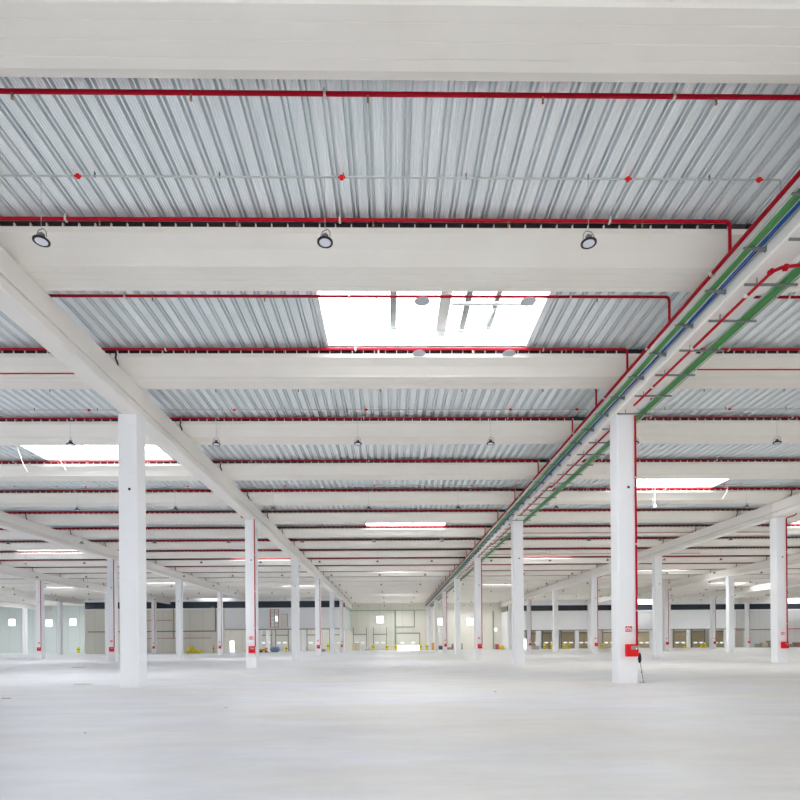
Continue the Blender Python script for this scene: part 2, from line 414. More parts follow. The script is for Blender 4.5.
run('vertical_post', [at(395.2, 610, yf-.15), (at(395.2, 610, yf-.15).x, yf-.15, .0)], .16, M_greenpipe, 'pale green post on the central back wall beside the part-open door', 'post', 8)
run('conduit', [at(342, 610.8, yf), at(426, 610, yf)], .07, M_greenpipe, 'pale green conduit run along the top of the central back wall', 'conduit')
run('conduit', [at(396, 627, yf), at(414.5, 627, yf), at(414.5, 610.5, yf)], .08, M_greyrail, 'grey rail frame above the part-open door in the central back wall', 'rail')
run('vertical_post', [at(493.2, 611, yf-.1), (at(493.2, 611, yf-.1).x, yf-.1, .0)], .12, M_greenpipe, 'dark green post in the corner of the right recessed back wall', 'post', 8)

# upper window frame and door on left dock wall
t = empty('window_lattice', ((wdoor[0]+wdoor[1])/2, YL, wdoor[2]))
w2 = (wdoor[1]-wdoor[0])/2; h2 = wdoor[3]-wdoor[2]
f = MB().box(-w2, -w2+.12, -.05, .3, 0, h2).box(w2-.12, w2, -.05, .3, 0, h2).box(-w2, w2, -.05, .3, 0, .12).box(-w2, w2, -.05, .3, h2-.12, h2)
f.build('frame', M_pinkred, t)
f = MB()
for q in range(1, 5): f.box(-w2+.12, w2-.12, 0, .06, h2*q/5-.03, h2*q/5+.03)
f.box(-.05, .05, 0, .06, .12, h2-.12)
f.build('glazing_grid', M_greyrail, t); MB().box(-w2+.12, w2-.12, .1, .12, .12, h2-.12).build('pane', M_glass, t)
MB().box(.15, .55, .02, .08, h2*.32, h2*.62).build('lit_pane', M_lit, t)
tag(t, 'tall reddish framed window grid in the white wall left of the central aisle', 'window')
dr = px_rect(281, 287.5, 614, 627, YL-.05)
t = empty('upper_door', ((dr[0]+dr[1])/2, YL, dr[2])); w2 = (dr[1]-dr[0])/2; h2 = dr[3]-dr[2]
MB().box(-w2+.06, w2-.06, -.05, -.001, 0, h2-.06).build('leaf', M_wallc, t)
MB().box(-w2, -w2+.06, -.07, -.001, 0, h2).box(w2-.06, w2, -.07, -.001, 0, h2).box(-w2, w2, -.07, -.001, h2-.06, h2).build('frame', M_greyrail, t)
tag(t, 'cream upper level door high in the white wall beside the reddish window', 'door')

# ------------------------------------------------------------------ sectional doors on the back wall
door_i = 0
def sect_door(px, wpx, label, m, slots=2, ztop=3.3, raised=0., rails=4.9):
    global door_i
    x = at(px, 640, YF).x; w = wpx*.2145/2
    t = empty('sectional_door', (x, YF, 0))
    d = MB()
    n = 5; hh = (ztop-raised)/n
    for q in range(n): d.box(-w, w, -.09, -.002, raised+q*hh+.012, raised+(q+1)*hh-.012)
    dp = d.box(-w, w, -.07, -.002, raised, ztop).build('door_panel', m, t)
    MB().box(-w-.14, -w, -.14, -.002, 0, rails).build('guide_rail', M_greyrail, t)
    MB().box(w, w+.14, -.14, -.002, 0, rails).build('guide_rail', M_greyrail, t)
    MB().box(-w, w, -.2, -.1, ztop, ztop+.18).build('spring_shaft', M_greyrail, t)
    zz = at(px, 642.6, YF).z
    for q in range(slots):
        sx = (q-(slots-1)/2)*w*.95
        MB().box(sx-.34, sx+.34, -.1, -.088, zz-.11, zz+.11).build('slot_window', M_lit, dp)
    tag(t, label, 'door', 'sectional dock doors in the back wall')
sect_door(360, 12.5, 'cream sectional door behind the stacked cardboard boxes', M_creamdoor)
sect_door(380, 12.5, 'cream sectional door right of the cardboard boxes, below the square window', M_creamdoor)
sect_door(407.8, 23, 'wide cream sectional door raised a little with daylight under it', M_creamdoor, 2, 3.5, 1.0, 3.7)
sect_door(266, 11, 'greyish sectional door in the left dock, beside the orange machine', M_creamdoor)
sect_door(282, 12, 'greyish sectional door in the left dock, behind the blue-grey cover', M_creamdoor)
sect_door(314, 13, 'greyish sectional door seen in the second left dock opening', M_creamdoor)
sect_door(336, 12, 'greyish sectional door in the left dock nearest the central aisle', M_creamdoor)
rd = [(533, 'first'), (549, 'second'), (568, 'third'), (584, 'fourth'), (609, 'fifth'), (629, 'sixth'), (644, 'seventh'), (680, 'eighth'), (698, 'ninth'), (718.5, 'tenth')]
for px, o_ in rd:
    sect_door(px, 12.5, 'tan sectional door in the right dock, %s from the central aisle' % o_, M_tan)

# ------------------------------------------------------------------ columns
def column_mesh():
    c = .31; e = .02
    prof = [(-c+e, -c), (c-e, -c), (c, -c+e), (c, c-e), (c-e, c), (-c+e, c), (-c, c-e), (-c, -c+e)]
    bm = bmesh.new()
    a = [bm.verts.new((x, y, 0)) for x, y in prof]; b = [bm.verts.new((x, y, ZG0)) for x, y in prof]
    for k in range(8): bm.faces.new((a[k], a[(k+1) % 8], b[(k+1) % 8], b[k]))
    bm.faces.new(a[::-1]); bm.faces.new(b)
    bmesh.ops.recalc_face_normals(bm, faces=bm.faces)
    me = bpy.data.meshes.new('concrete_column'); bm.to_mesh(me); bm.free(); me.materials.append(M_colm); return me
ME_COL = column_mesh()
ME_DOT = MB().cyl((.05, -.314, 6.5), (.05, -.28, 6.5), .045, 12).mesh('lifting_hole', M_black)
def visible_cols(r):
    return [n for n in range(0, 7) if seen(ROWS[r], colY(n), .6) and not (r == -1 and n == 6)]
BOXCOL = {1: [0, 2, 4], -1: [1, 3, 5], 2: [1, 3, 5], -2: [2, 4], -3: [3, 5], 3: [4], 4: [5], 5: [6], -4: [4]}

def make_box_meshes():
    d = {}
    d['cabinet'] = MB().box(-.185, .185, -.2, 0, 0, .41, .012).mesh('hose_cabinet', M_redbox)
    d['door_frame'] = MB().box(-.15, .17, -.215, -.2, .03, .38).mesh('door', M_redbox)
    d['glass'] = MB().box(-.07, .165, -.222, -.216, .235, .345).mesh('window', mat('grey_window', (.28, .25, .22), .2))
    d['reel'] = MB().cyl((.10, -.228, .255), (.10, -.223, .255), .025, 10).mesh('latch', M_white)
    return d
BX = make_box_meshes()
ME_SIGN = MB().box(-.105, .105, -.012, 0, -.09, .09).mesh('sign_plate', M_redbox)
def sign_symbol():
    m = MB()
    # white hose reel ring with a nozzle and a small flame
    n = 16
    for k in range(n):
        a0, a1 = 2*pi*k/n, 2*pi*(k+1)/n
        if k == 0: continue
        m.cyl((-.035+.045*math.cos(a0), -.014, -.005+.045*math.sin(a0)), (-.035+.045*math.cos(a1), -.014, -.005+.045*math.sin(a1)), .015, 6)
    m.cyl((.01, -.014, .0), (.045, -.014, .04), .014, 6)
    m.box(.045, .09, -.017, -.012, -.07, -.01)
    m.box(.055, .08, -.017, -.012, -.01, .03)
    return m.mesh('hose_reel_symbol', M_white)
ME_SYM = sign_symbol()
first_riser = True
for r, x in ROWS.items():
    vis = visible_cols(r)
    for n in vis:
        y = colY(n); x = ROWS[r]+COLDX.get((r, n), 0)
        o = link('concrete_column', ME_COL, None, (x, y, 0))
        link('lifting_hole', ME_DOT, o)
        lab = 'square white column, %s from the camera in %s' % (ORD[vis.index(n)+1], rowname(r))
        tag(o, lab, 'column', 'square white concrete columns', 'thing')
        if n in BOXCOL.get(r, []):
            cx = x+.03
            s = 1 if r > 0 else -1
            bx = x + .075
            c = link('hose_cabinet', BX['cabinet'], None, (bx, y-.31, .89))
            dd_ = link('door', BX['door_frame'], c); link('window', BX['glass'], dd_); link('latch', BX['reel'], dd_)
            tag(c, 'red fire hose cabinet on the %s column of %s' % (ORD[vis.index(n)+1], rowname(r)), 'fire hose cabinet', 'red fire hose cabinets on columns')
            sg = link('fire_hose_sign', ME_SIGN, None, (bx-.06, y-.312, 1.80)); link('hose_symbol', ME_SYM, sg)
            tag(sg, 'fire hose sign on the %s column of %s' % (ORD[vis.index(n)+1], rowname(r)), 'sign', 'fire hose signs above cabinets')
            px_ = x+.27
            if s > 0:
                pts = [(px_, y-.36, 1.30), (px_, y-.36, 8.82), (px_+.04, y-.37, 8.88), (px_+.36, y-.6, 9.0), (px_+.42, y-.62, 9.06), (px_+.42, y-.62, 9.3)]
            else:
                pts = [(px_, y-.35, 1.27), (px_, y-.35, 9.0), (px_-.05, y-.35, 9.06), (px_-.72, y-.35, 9.06), (px_-.78, y-.35, 9.12), (px_-.78, y-.35, 9.45)]
            rp = MB().tube(pts, .034, 10).build('riser_pipe', M_red)
            cl = MB()
            for zz in (2.4, 4.6, 6.8): cl.box(px_-.05, px_+.05, y-.395, y-.312, zz-.02, zz+.02)
            cl.build('pipe_clamp', M_clamp, rp)
            tag(rp, 'red riser pipe down the %s column of %s' % (ORD[vis.index(n)+1], rowname(r)), 'pipe', 'red riser pipes on columns')

# leaning pole by the first cable row column
x0 = ROWS[1]+.52; y0 = colY(0)+.0
t = empty('leaning_pole', (x0+.12, y0, 0))
MB().tube([(.06, 0, .012), (0, 0, .38), (-.04, 0, .66)], .011, 8).build('shaft', mat('grey_shaft', (.2, .2, .2), .4), t)
MB().lathe([(.004, -.17), (.03, -.15), (.052, -.08), (.056, 0), (.048, .09), (.028, .16), (.006, .19)], 14, (-.06, 0, .82)).build('padded_head', M_black, t, True)
MB().box(-.06, .10, -.03, .03, 0, .012).build('foot', M_galv, t)
MB().cyl((-.01, 0, .36), (.015, 0, .34), .03, 8).build('joint_knob', M_galv, t)
tag(t, 'thin pole with black oval head leaning beside the nearest cabinet column', 'pole')

# ------------------------------------------------------------------ girders
def girder_prof():
    w = .3; g = .27
    z = ZG0
    R = [(w-.03, z), (w, z+.03), (w, z+.25), (w-.10, z+.26), (w-.10, z+.32), (w-.012, z+.335), (w-.012, ZG1-.02), (w-.03, ZG1)]
    return R + [(-x, zz) for x, zz in R[::-1]]
GP = girder_prof()
ME_G = MB().prism_y(GP, .012, 15.26-.012).mesh('concrete_girder', M_gird)
for r, x in ROWS.items():
    spans = [n for n in range(-1, 6) if seen(x, colY(n+1), .5)]
    for i, n in enumerate(spans):
        o = link('concrete_girder', ME_G, None, (x, colY(n), 0))
        tag(o, 'white girder on %s, %s span from the camera' % (rowname(r), ORD[i+1]), 'girder', 'concrete girders on the columns', 'thing')
    if seen(x, YF):
        o = MB().prism_y(GP, .012, YF-colY(6)-.01).build('concrete_girder', M_gird, None, False, (x, colY(6), 0))
        tag(o, 'short white girder meeting the back wall on %s' % rowname(r), 'girder', 'concrete girders on the columns', 'thing')

# ------------------------------------------------------------------ roof beams
def beam_prof():
    f = [(0, ZB1), (.03, ZB1-.10), (.34, ZB1-.22), (.62, ZG1+.03), (.65, ZG1)]
    bottom = []
    for c in (.86, 1.10, 1.33):
        bottom += [(c-.012, ZG1), (c, ZG1+.012), (c+.012, ZG1)]
    b = [(1.50, ZG1), (1.53, ZG1+.03), (1.68, ZB1-.18), (1.96, ZB1-.06), (1.98, ZB1)]
    return f+bottom+b
BP = beam_prof()
beam_meshes = {}
ME_strip = {}; ME_clip = {}
for j, xa, xb in BAYS:
    w = xb-xa
    key = round(w, 2)
    if key not in beam_meshes:
        beam_meshes[key] = MB().prism_x(BP, -w/2+.02, w/2-.02).mesh('roof_beam', M_beam)
        ME_strip[key] = MB().box(-w/2+.02, w/2-.02, .09, 1.90, ZB1, ZD-.003).mesh('gap_shade_strip', M_dark)  # filler closing the gap under the deck, its dark colour painting the shade
        cm = MB().box(-w/2+.05, w/2-.05, .07, .09, ZB1, ZB1+.008); q = -w/2+.2
        while q < w/2-.1: cm.box(q-.012, q+.012, .04, .09, ZB1, ZB1+.11); q += .34
        ME_clip[key] = cm.mesh('deck_clip_row', M_white)
    inner = 0 if j == 0 else min(abs(xa), abs(xb))
    ks = [k for k in range(0, NB+1) if seen(inner, bY(k)+2.2, .5) and bY(k)+2.2 < YF]
    # hidden above the dock enclosures
    if j < 0: pass
    for i, k in enumerate(ks):
        o = link('roof_beam', beam_meshes[key], None, ((xa+xb)/2, bY(k), 0))
        link('gap_shade_strip', ME_strip[key], o)
        if k <= 9: link('deck_clip_row', ME_clip[key], o)
        tag(o, 'white roof beam over %s, %s from the camera' % (bayname(j), ORD[i+1]), 'beam', 'concrete roof beams under the corrugated deck', 'thing')

# ------------------------------------------------------------------ sprinkler pipes along the beams
PR = .034; ZP = H0+8.94
def pipe_run(k, y, side, back):
    xr = ROWS[1]
    if side < 0:
        x0 = -min(.735*y+4, XW-.2); x1 = xr-.5
        pts = [(x0, y, ZP), (x1-.08, y, ZP), (x1-.02, y, ZP-.03), (x1, y, ZP-.1), (x1, y, H0+8.26)]
    else:
        x0 = xr+.75; x1 = min(.735*y+4, XW-.2)
        if x1 < x0+.5: return
        pts = [(x0, y, ZP), (x1, y, ZP)]
    o = MB().tube(pts, PR if k < 3 else .028, 8).build('sprinkler_pipe', M_red)
    if y < 36:
        xs0, xs1 = max(x0, -.75*y), min(x1-.3, .75*y)
        n0 = math.ceil((xs0+1.0)/5.72)
        g = n0*5.72-1.0
        while g < xs1:
            MB().box(g-.02, g+.02, y-.045, y+.045, ZP-.045, ZP+.05).cyl((g, y, ZP+.04), (g, y, ZD-.002), .009, 6).build('pipe_hanger', M_clamp, o)
            g += 5.72
        g = math.ceil((xs0+.3)/2.86)*2.86-.3
        while g < xs1:
            MB().cyl((g, y, ZP-.03), (g, y, ZP-.09), .018, 8).cyl((g, y, ZP-.09), (g, y, ZP-.115), .012, 8).box(g-.02, g+.02, y-.02, y+.02, ZP-.125, ZP-.117).build('sprinkler_head', mat('brass', (.45, .28, .16), .4, .6), o)
            g += 2.86
    if (k, back) in ((1, 1), (2, 0)) and side < 0:
        for dx in ((.88, 3.63) if back else (.93, 3.67)):
            MB().lathe([(.19, 0), (.20, .006), (.19, .012), (.03, .03)], 24, (dx, y, ZP-.13)).build('heat_collector_disc', M_disc, o)
    where = 'behind' if back else 'in front of'
    tag(o, 'red sprinkler pipe %s the %s roof beam, %s of the cable row' % (where, ORD[k+1], 'left' if side < 0 else 'right'), 'pipe', 'red sprinkler pipes along the roof beams')
for k in (0, 1, 2):
    pipe_run(k, bY(k)+(2.42 if k else 2.30), -1, 1); pipe_run(k, bY(k)+(2.42 if k else 2.30), 1, 1)
for k in range(1, NB+1):
    pipe_run(k, bY(k)-.13, -1, 0); pipe_run(k, bY(k)-.13, 1, 0)
run('service_pipe', [(ROWS[1]+1.4, bY(2)-.05, H0+8.36), (24, bY(2)-.05, H0+8.36)], .022, M_red, 'thin red pipe hung across the third roof beam right of the cable row', 'pipe', 8)
run('service_pipe', [(-24, bY(2)+.1, H0+8.32), (ROWS[-1]-.4, bY(2)+.1, H0+8.32)], .022, M_red, 'thin red pipe hung below the third roof beam left of the central aisle', 'pipe', 8)
for k, px in ((7, 20), (9, 28)):
    run('service_pipe', [(ROWS[1]+1, bY(k)+.3, H0+8.5), (30, bY(k)+.3, H0+8.5)], .03, mat('rusty_pipe', (.45, .20, .13), .6), 'thin rust-red pipe across the %s roof beam right of the cable row' % ORD[k+1], 'pipe', 6)

# ------------------------------------------------------------------ lighting conduits and lamps
def conduitY(i): return [10.6, 21.1][i] if i < 2 else 31.25+10.15*(i-2)
ZC = H0+8.98
NL = 11
LX = {-4: -23.0, -3: -17.6, -2: -12.1, -1: -6.6, 0: -1.2, 1: 3.9, 2: 9.5, 3: 15.05, 4: 20.5}
lampx = [(LX.get(n, (20.5+5.4*(n-4)) if n > 0 else (-23+5.4*(n+4))), n) for n in range(-16, 17)]
def lamp_meshes():
    d = {}
    d['housing'] = MB().lathe([(.05, .07), (.08, .06), (.09, .03), (.13, .02), (.15, .005), (.15, -.02), (.138, -.028), (.110, -.015)], 28).mesh('housing', M_black, True)
    d['diff'] = MB().lathe([(.109, -.019), (.109, -.014), (.05, -.012)], 28).mesh('diffuser', M_cloud)
    d['driver'] = MB().box(-.05, .05, -.045, .045, .07, .14, .01).mesh('driver_box', mat('grey_driver', (.22, .23, .22), .5, .3))
    d['bracket'] = MB().tube([(-.12, 0, .05), (-.12, 0, .14), (-.06, 0, .22), (.06, 0, .22), (.12, 0, .14), (.12, 0, .05)], .008, 6).mesh('bracket', M_galv)
    d['wire'] = MB().cyl((0, 0, .22), (0, 0, 1.2), .006, 6).mesh('hanging_wire', M_rodm)
    m = MB().lathe([(.05, .12), (.08, .11), (.09, .02), (.15, 0), (.15, -.02), (.02, -.02)], 14).cyl((0, 0, .12), (0, 0, 1.2), .004, 5)
    d['far'] = m.mesh('high_bay_lamp', mat('lamp_grey', (.08, .08, .085), .5))
    return d
LM = lamp_meshes()
def lampname(n):
    if n == 0: return 'centre file'
    return '%s file %s of centre' % (ORD[abs(n)], 'right' if n > 0 else 'left')
for i in range(NL):
    y = conduitY(i)
    if y > YF-2: continue
    xe = min(.735*y+3, XW-.5)
    for side, (a, b) in ((-1, (-xe, ROWS[1]-.15)), (1, (ROWS[1]+.5, xe))):
        if b-a < 1: continue
        o = MB().tube([(a, y, ZC), (b, y, ZC)], .016, 6).build('lighting_conduit', M_rodm)
        if i < 3:
            for q, xx in enumerate([-17.1, -11.4, -5.9, -.87, 4.68, 7.25, 13.2, 19.2]):
                if a < xx < b:
                    MB().box(xx-.035, xx+.035, y-.03, y+.03, ZC-.04, ZC+.035, .01).cyl((xx-.07, y, ZC), (xx+.07, y, ZC), .02, 8).build('red_junction_box', M_redbox, o)
            xx = max(a, -.75*y)
            while xx < min(b, .75*y):
                MB().box(xx-.008, xx+.008, y-.02, y+.02, ZC-.02, ZD-.002).build('conduit_clip', M_galv, o)
                xx += 2.37
            if side < 0:
                MB().tube([(b, y, ZC), (b+.03, y, ZC-.05), (b-.02, y, H0+8.2)], .013, 6).build('drop_conduit', M_rodm, o)
        tag(o, 'thin grey conduit under the deck, %s from the camera, %s of the cable row' % (ORD[i+1], 'left' if side < 0 else 'right'), 'conduit', 'lighting conduits')
    for lx, n in lampx:
        if abs(lx) > min(.72*y+.6, XW-1): continue
        if lx < xl1 and y > YL-1: continue
        if lx > xr0 and y > YR-1: continue
        if abs(lx-ROWS[1]) < .5: continue
        z = H0+(7.74 if i == 0 else 7.68)
        lab = 'black round high bay lamp, %s row from the camera, %s' % (ORD[i+1], lampname(n))
        if i < 4:
            t = empty('high_bay_lamp', (lx, y, z))
            for nm, kk in (('housing', 'housing'), ('diffuser', 'diff'), ('driver_box', 'driver'), ('bracket', 'bracket'), ('hanging_wire', 'wire')):
                link(nm, LM[kk], t)
            t.rotation_euler = (random.uniform(-.06, .06), random.uniform(-.06, .06), random.uniform(-.6, .6)) if False else (0, 0, random.uniform(-.8, .8))
        else:
            t = link('high_bay_lamp', LM['far'], None, (lx, y, z))
        tag(t, lab, 'lamp', 'black high bay lamps hanging from the conduits')

# ------------------------------------------------------------------ main red pipe and cable trays on the cable row
xr = ROWS[1]
o = MB().tube([(xr-.53, 4, H0+8.23), (xr-.53, YF-3, H0+8.23)], .045, 10).build('main_sprinkler_pipe', M_red)
ME_c = MB().box(xr-.585, xr-.475, -.03, .03, H0+8.175, H0+8.285).mesh('pipe_collar', M_clamp)
y = 6.0
while y < 70: link('pipe_collar', ME_c, o, (0, y, 0)); y += 3.1
tag(o, 'long red main pipe running beside the girder above the green cables', 'pipe')
o = MB().tube([(xr-.44, 4, H0+8.02), (xr-.44, YF-4, H0+8.02)], .022, 8).build('steel_conduit', mat('pinkish_conduit', (.58, .45, .43), .4, .4))
tag(o, 'thin pinkish conduit running between the red main pipe and green cables', 'conduit')

def cable_bundle(t, xs, z, y0, y1, name, m, r):
    for x in xs:
        pts = []; y = y0; s = random.uniform(0, 6)
        while y < y1:
            pts.append((x+.010*math.sin(y*.5+s), y, z+.006*math.sin(y*.9+s))); y += 2.5 if y < 50 else 8
        pts.append((x, y1, z))
        MB().tube(pts, r, 7).build(name, m, t)
# side tray
t = empty('side_cable_tray', (0, 4, 0)); Y0, Y1 = 0, YF-7
zt = H0+7.82
MB().box(xr-.70, xr-.685, Y0, Y1, zt-.02, zt+.03).build('tray_rail', M_rodm, t)
MB().box(xr-.335, xr-.32, Y0, Y1, zt-.02, zt+.03).build('tray_rail', M_rodm, t)
cable_bundle(t, [xr-.655+.036*q for q in range(5)], zt+.012, Y0, Y1, 'green_cable', M_green, .021)
cable_bundle(t, [xr-.64+.04*q for q in range(4)], zt+.05, Y0, Y1, 'green_cable', M_green, .019)
cable_bundle(t, [xr-.42+.036*q for q in range(2)], zt+.012, Y0, Y1, 'blue_cable', M_blue, .018)
me = None
def bracket():
    m = MB()
    for y0, y1 in ((-.022, .022),):
        m.prism_y([(xr-.76, -.03), (xr-.76, -.05), (xr-.302, -.11), (xr-.302, -.03)], y0, y1)
    m.box(xr-.315, xr-.302, -.03, .03, -.12, .08)
    return m.mesh('support_bracket', M_galv)
ME_BR = bracket()
y = 10.78-4-1.32*3
while y < Y1: link('support_bracket', ME_BR, t, (0, y, zt)); y += 1.32
tag(t, 'cable tray of green and blue cables along the aisle side of the girder', 'cable tray')
# hanging tray under the girder
t = empty('hanging_cable_tray', (0, 4, 0)); zt = H0+7.45
MB().box(xr+.325, xr+.34, Y0, Y1, zt, zt+.04).build('tray_rail', M_rodm, t)
MB().box(xr+.65, xr+.665, Y0, Y1, zt, zt+.04).build('tray_rail', M_rodm, t)
cable_bundle(t, [xr+.40+.037*q for q in range(6)], zt+.03, Y0, Y1, 'green_cable', M_green, .021)
cable_bundle(t, [xr+.415+.042*q for q in range(4)], zt+.065, Y0, Y1, 'green_cable', M_green, .019)
ME_HB = MB().box(xr-.36, xr+.76, -.018, .018, -.04, 0).box(xr-.1, xr-.085, -.012, .012, 0, .125).mesh('support_bar', M_galv)
y = 10.07-4-1.29*3; 
while y < Y1:
    yy = y+4
    if min(abs(yy-colY(n)) for n in range(7)) > .36: link('support_bar', ME_HB, t, (0, y, zt))
    y += 1.29
tag(t, 'cable tray of green cables hung on bars under the girder, outer side', 'cable tray')
# red feed pipes under the girder, one per span, with a jog and valve
for n in range(-1, 6):
    ya = colY(n)+.45; yb = colY(n+1)-1.3; ym = colY(n+1)-(7.64 if n < 0 else 7.3); z = H0+(7.40 if n < 0 else 7.488)
    if n >= 0: pts1 = [(xr+.02, ya, z), (xr+.02, ym-.1, z), (xr+.02, ym, z), (xr-.12, ym, z), (xr-.12, ym+.1, z), (xr-.12, yb, z)]
    else: pts1 = [(xr+.56, 4.4, z-.12), (xr+.56, ym-.25, z-.12), (xr+.56, ym-.12, z), (xr+.50, ym, z), (xr+.0, ym, z), (xr-.10, ym+.12, z), (xr-.12, yb, z)]
    if n < 0: pts1 = [(xr+.47, ym-.2, z+.22), (xr+.47, ym-.2, z+.05), (xr+.40, ym-.1, z-.02), (xr-.0, ym, z-.02), (xr-.09, ym+.15, z), (xr-.12, yb, z)]
    o = MB().tube(pts1, .034, 10).build('red_feed_pipe', M_red)
    v = MB()
    if n < 0:
        MB().cyl((xr+.05, ym, z-.02), (xr+.11, ym, z-.02), .065, 12).build('valve_flange', M_red, o)
        MB().cyl((xr+.33, ym-.08, z-.02), (xr+.39, ym-.1, z-.02), .065, 12).build('valve_flange', M_red, o)
        MB().cyl((xr+.47, ym-.2, z+.08), (xr+.47, ym-.2, z+.15), .065, 12).build('valve_flange', M_red, o)
        v.cyl((xr-.10, ym+.12, z), (xr-.115, ym+.2, z), .055, 12)
    else:
        v.cyl((xr-.02, ym, z), (xr-.08, ym, z), .06, 10)
    v.build('valve_flange', M_red, o)
    for q in range(3):
        yy = ym+.9+q*2.1
        MB().box(xr-.165, xr-.075, yy-.03, yy+.03, z-.04, z+.04).build('pipe_clamp', M_clamp, o)
    tag(o, 'red feed pipe with flanged jog under the cable row girder, %s span from the camera' % ORD[n+2], 'pipe', 'red feed pipes under the girder')

# ------------------------------------------------------------------ black drain hoses at the beam ends
def hose_mesh(s):
    return MB().tube([(0, 0, .50), (s*.015, -.02, .40), (s*.05, -.03, .30), (s*.02, -.01, .20), (s*.08, -.03, .08), (s*.09, .0, -.02)], .028, 8).mesh('drain_hose', M_black)
ME_H = {1: hose_mesh(1), -1: hose_mesh(-1)}
for r, x in ROWS.items():
    if r == 1 or abs(r) > 5: continue
    s = 1 if r < 0 else -1
    ks = [k for k in range(1, NB) if seen(x+s*.3, bY(k), .3) and not (r < -1 and bY(k) > YL) and not (r > 1 and bY(k) > YR)]
    for i, k in enumerate(ks):
        o = link('drain_hose', ME_H[s], None, (x+s*.18, bY(k)-.06+.1*math.sin(k*2.1)*0, ZG1+.02))
        tag(o, 'black drain hose on %s, %s from the camera' % (rowname(r), ORD[i+1]), 'hose', 'black drain hoses at beam ends')

# ------------------------------------------------------------------ loose white cables in the side bays
def loose(pts, lab):
    run('loose_cable', pts, .012, M_white, lab, 'cable', 6, 'loose white cables')
ya = bY(3)+3
loose([at(16, 444, ya), at(20, 455, ya), at(24, 466, ya), at(28, 472, ya)], 'loose white cable hanging below the skylight in the first left bay, outer')
loose([at(52, 446, ya), at(57, 456, ya), at(63, 465, ya), at(66, 470, ya)], 'loose white cable hanging below the skylight in the first left bay, inner')
ya = bY(4)+4
t = MB().tube([at(655, 486, ya), at(655, 505, ya)], .012, 6).build('loose_cable', M_white)
p = at(655, 505.5, ya); MB().cyl(p-Vector((0, 0, .1)), p+Vector((0, 0, .1)), .09, 10, .03).build('connector', M_white, t)
tag(t, 'straight white cable with end connector hanging under the right bay skylight', 'cable', 'loose white cables')
loose([at(590, 478, ya), at(588, 488, ya), at(584, 494, ya)], 'short white cable hanging left of the nearest cabinet column')
loose([at(724, 488, ya), at(728, 487, ya), at(727, 492, ya), at(722, 499, ya)], 'curled white cable hanging at the right end of the bay skylight')

# ------------------------------------------------------------------ small things on the floor at the far end
def gx(px, Y): return at(px, 648, Y).x
def bollard(px, Y, lab, h=.95, r=.13):
    t = MB().cyl((0, 0, 0), (0, 0, h), r, 12).cyl((0, 0, h), (0, 0, h+.05), r, 12, r*.5).build('bollard', M_yel, None, True, (gx(px, Y), Y, 0))
    MB().cyl((0, 0, h*.55), (0, 0, h*.68), r+.006, 12).build('black_band', M_black, t)
    tag(t, lab, 'bollard', 'yellow bollards at the doors')
for px, lab in ((373, 'yellow bollard right of the pale wrapped goods'), (387, 'yellow bollard left of the pale green post'), (396, 'yellow bollard at the foot of the pale green post'),
                (421, 'yellow bollard right of the part-open door'), (427.3, 'yellow bollard second right of the part-open door')):
    bollard(px, YF-1.6, lab, 1.15, .3)
for q, px in enumerate((544.5, 551, 563.5, 569, 602, 684.5, 701.5, 705)):
    bollard(px, YR-1.0, 'yellow bollard before the right dock openings, %s from the central aisle' % ORD[q+1], .95, .26)
bollard(213.5, YL-1, 'yellow bollard beside the dark grey downpipe', 1.3, .13)
bollard(286.5, YL+4, 'yellow bollard inside the left dock opening', 1.0, .2)
bollard(328, YL+4, 'yellow bollard inside the left dock near the central aisle', 1.7, .2)
bollard(78.5, YF-2, 'yellow bollard beside the pale green wall', 1.1, .28)

def sack(loc, sx, sy, sz, m, name='sack', parent=None):
    bm = bmesh.new(); bmesh.ops.create_icosphere(bm, subdivisions=3, radius=1)
    for v in bm.verts:
        n = v.co.copy()
        for a in range(3): v.co[a] = math.copysign(abs(n[a])**.6, n[a])
        d = 1+.06*math.sin(n.x*7+loc[0])*math.cos(n.y*6+n.z*5)
        v.co.x *= sx*d; v.co.y *= sy*d; v.co.z = v.co.z*sz*d
        v.co.z = max(v.co.z, -sz)
    me = bpy.data.meshes.new(name); bm.to_mesh(me); bm.free(); me.materials.append(m)
    for p in me.polygons: p.use_smooth = True
    return link(name, me, parent, (loc[0], loc[1], loc[2]+sz))
Yq = YL-2.5
for i, (px, dz, w) in enumerate(((188.7, 0, .75), (194.5, 0, .78), (199.9, 0, .62), (191.5, .62, .6))):
    o = sack((gx(px, Yq), Yq, dz), w*.62, .5, .34, M_yel, 'yellow_sack')
    tag(o, 'plump yellow sack on the floor by the closed cream wall, %s' % ('lying leftmost', 'in the middle', 'lying rightmost', 'on top of the others')[i], 'sack', 'yellow sacks by the closed wall')
# orange machine
t = empty('low_orange_machine', (gx(264, YL-1.5), YL-1.5, 0))
MB().box(-.75, .55, -.5, .5, .22, .62, .05).build('body', M_org, t)
MB().box(.2, .6, -.4, .4, .62, .85, .04).build('hood', M_org, t)
for a in (-.5, .4):
    for b in (-.5, .5): MB().cyl((a, b-.06, .16), (a, b+.06, .16), .16, 14).build('wheel', M_black, t)
tag(t, 'low orange wheeled machine in the first open left dock bay', 'machine')
o = sack((gx(275, YL+2), YL+2, 0), .85, .7, .55, M_bluet, 'covered_heap'); tag(o, 'heap under a blue-grey cover in the left dock opening', 'heap')
t = MB().box(-.6, .6, -.5, .5, 0, .5, .02).build('grey_crate', M_greyrail, None, False, (gx(322, YL+3), YL+3, 0)); tag(t, 'low dark grey crate in the second left dock opening', 'crate')
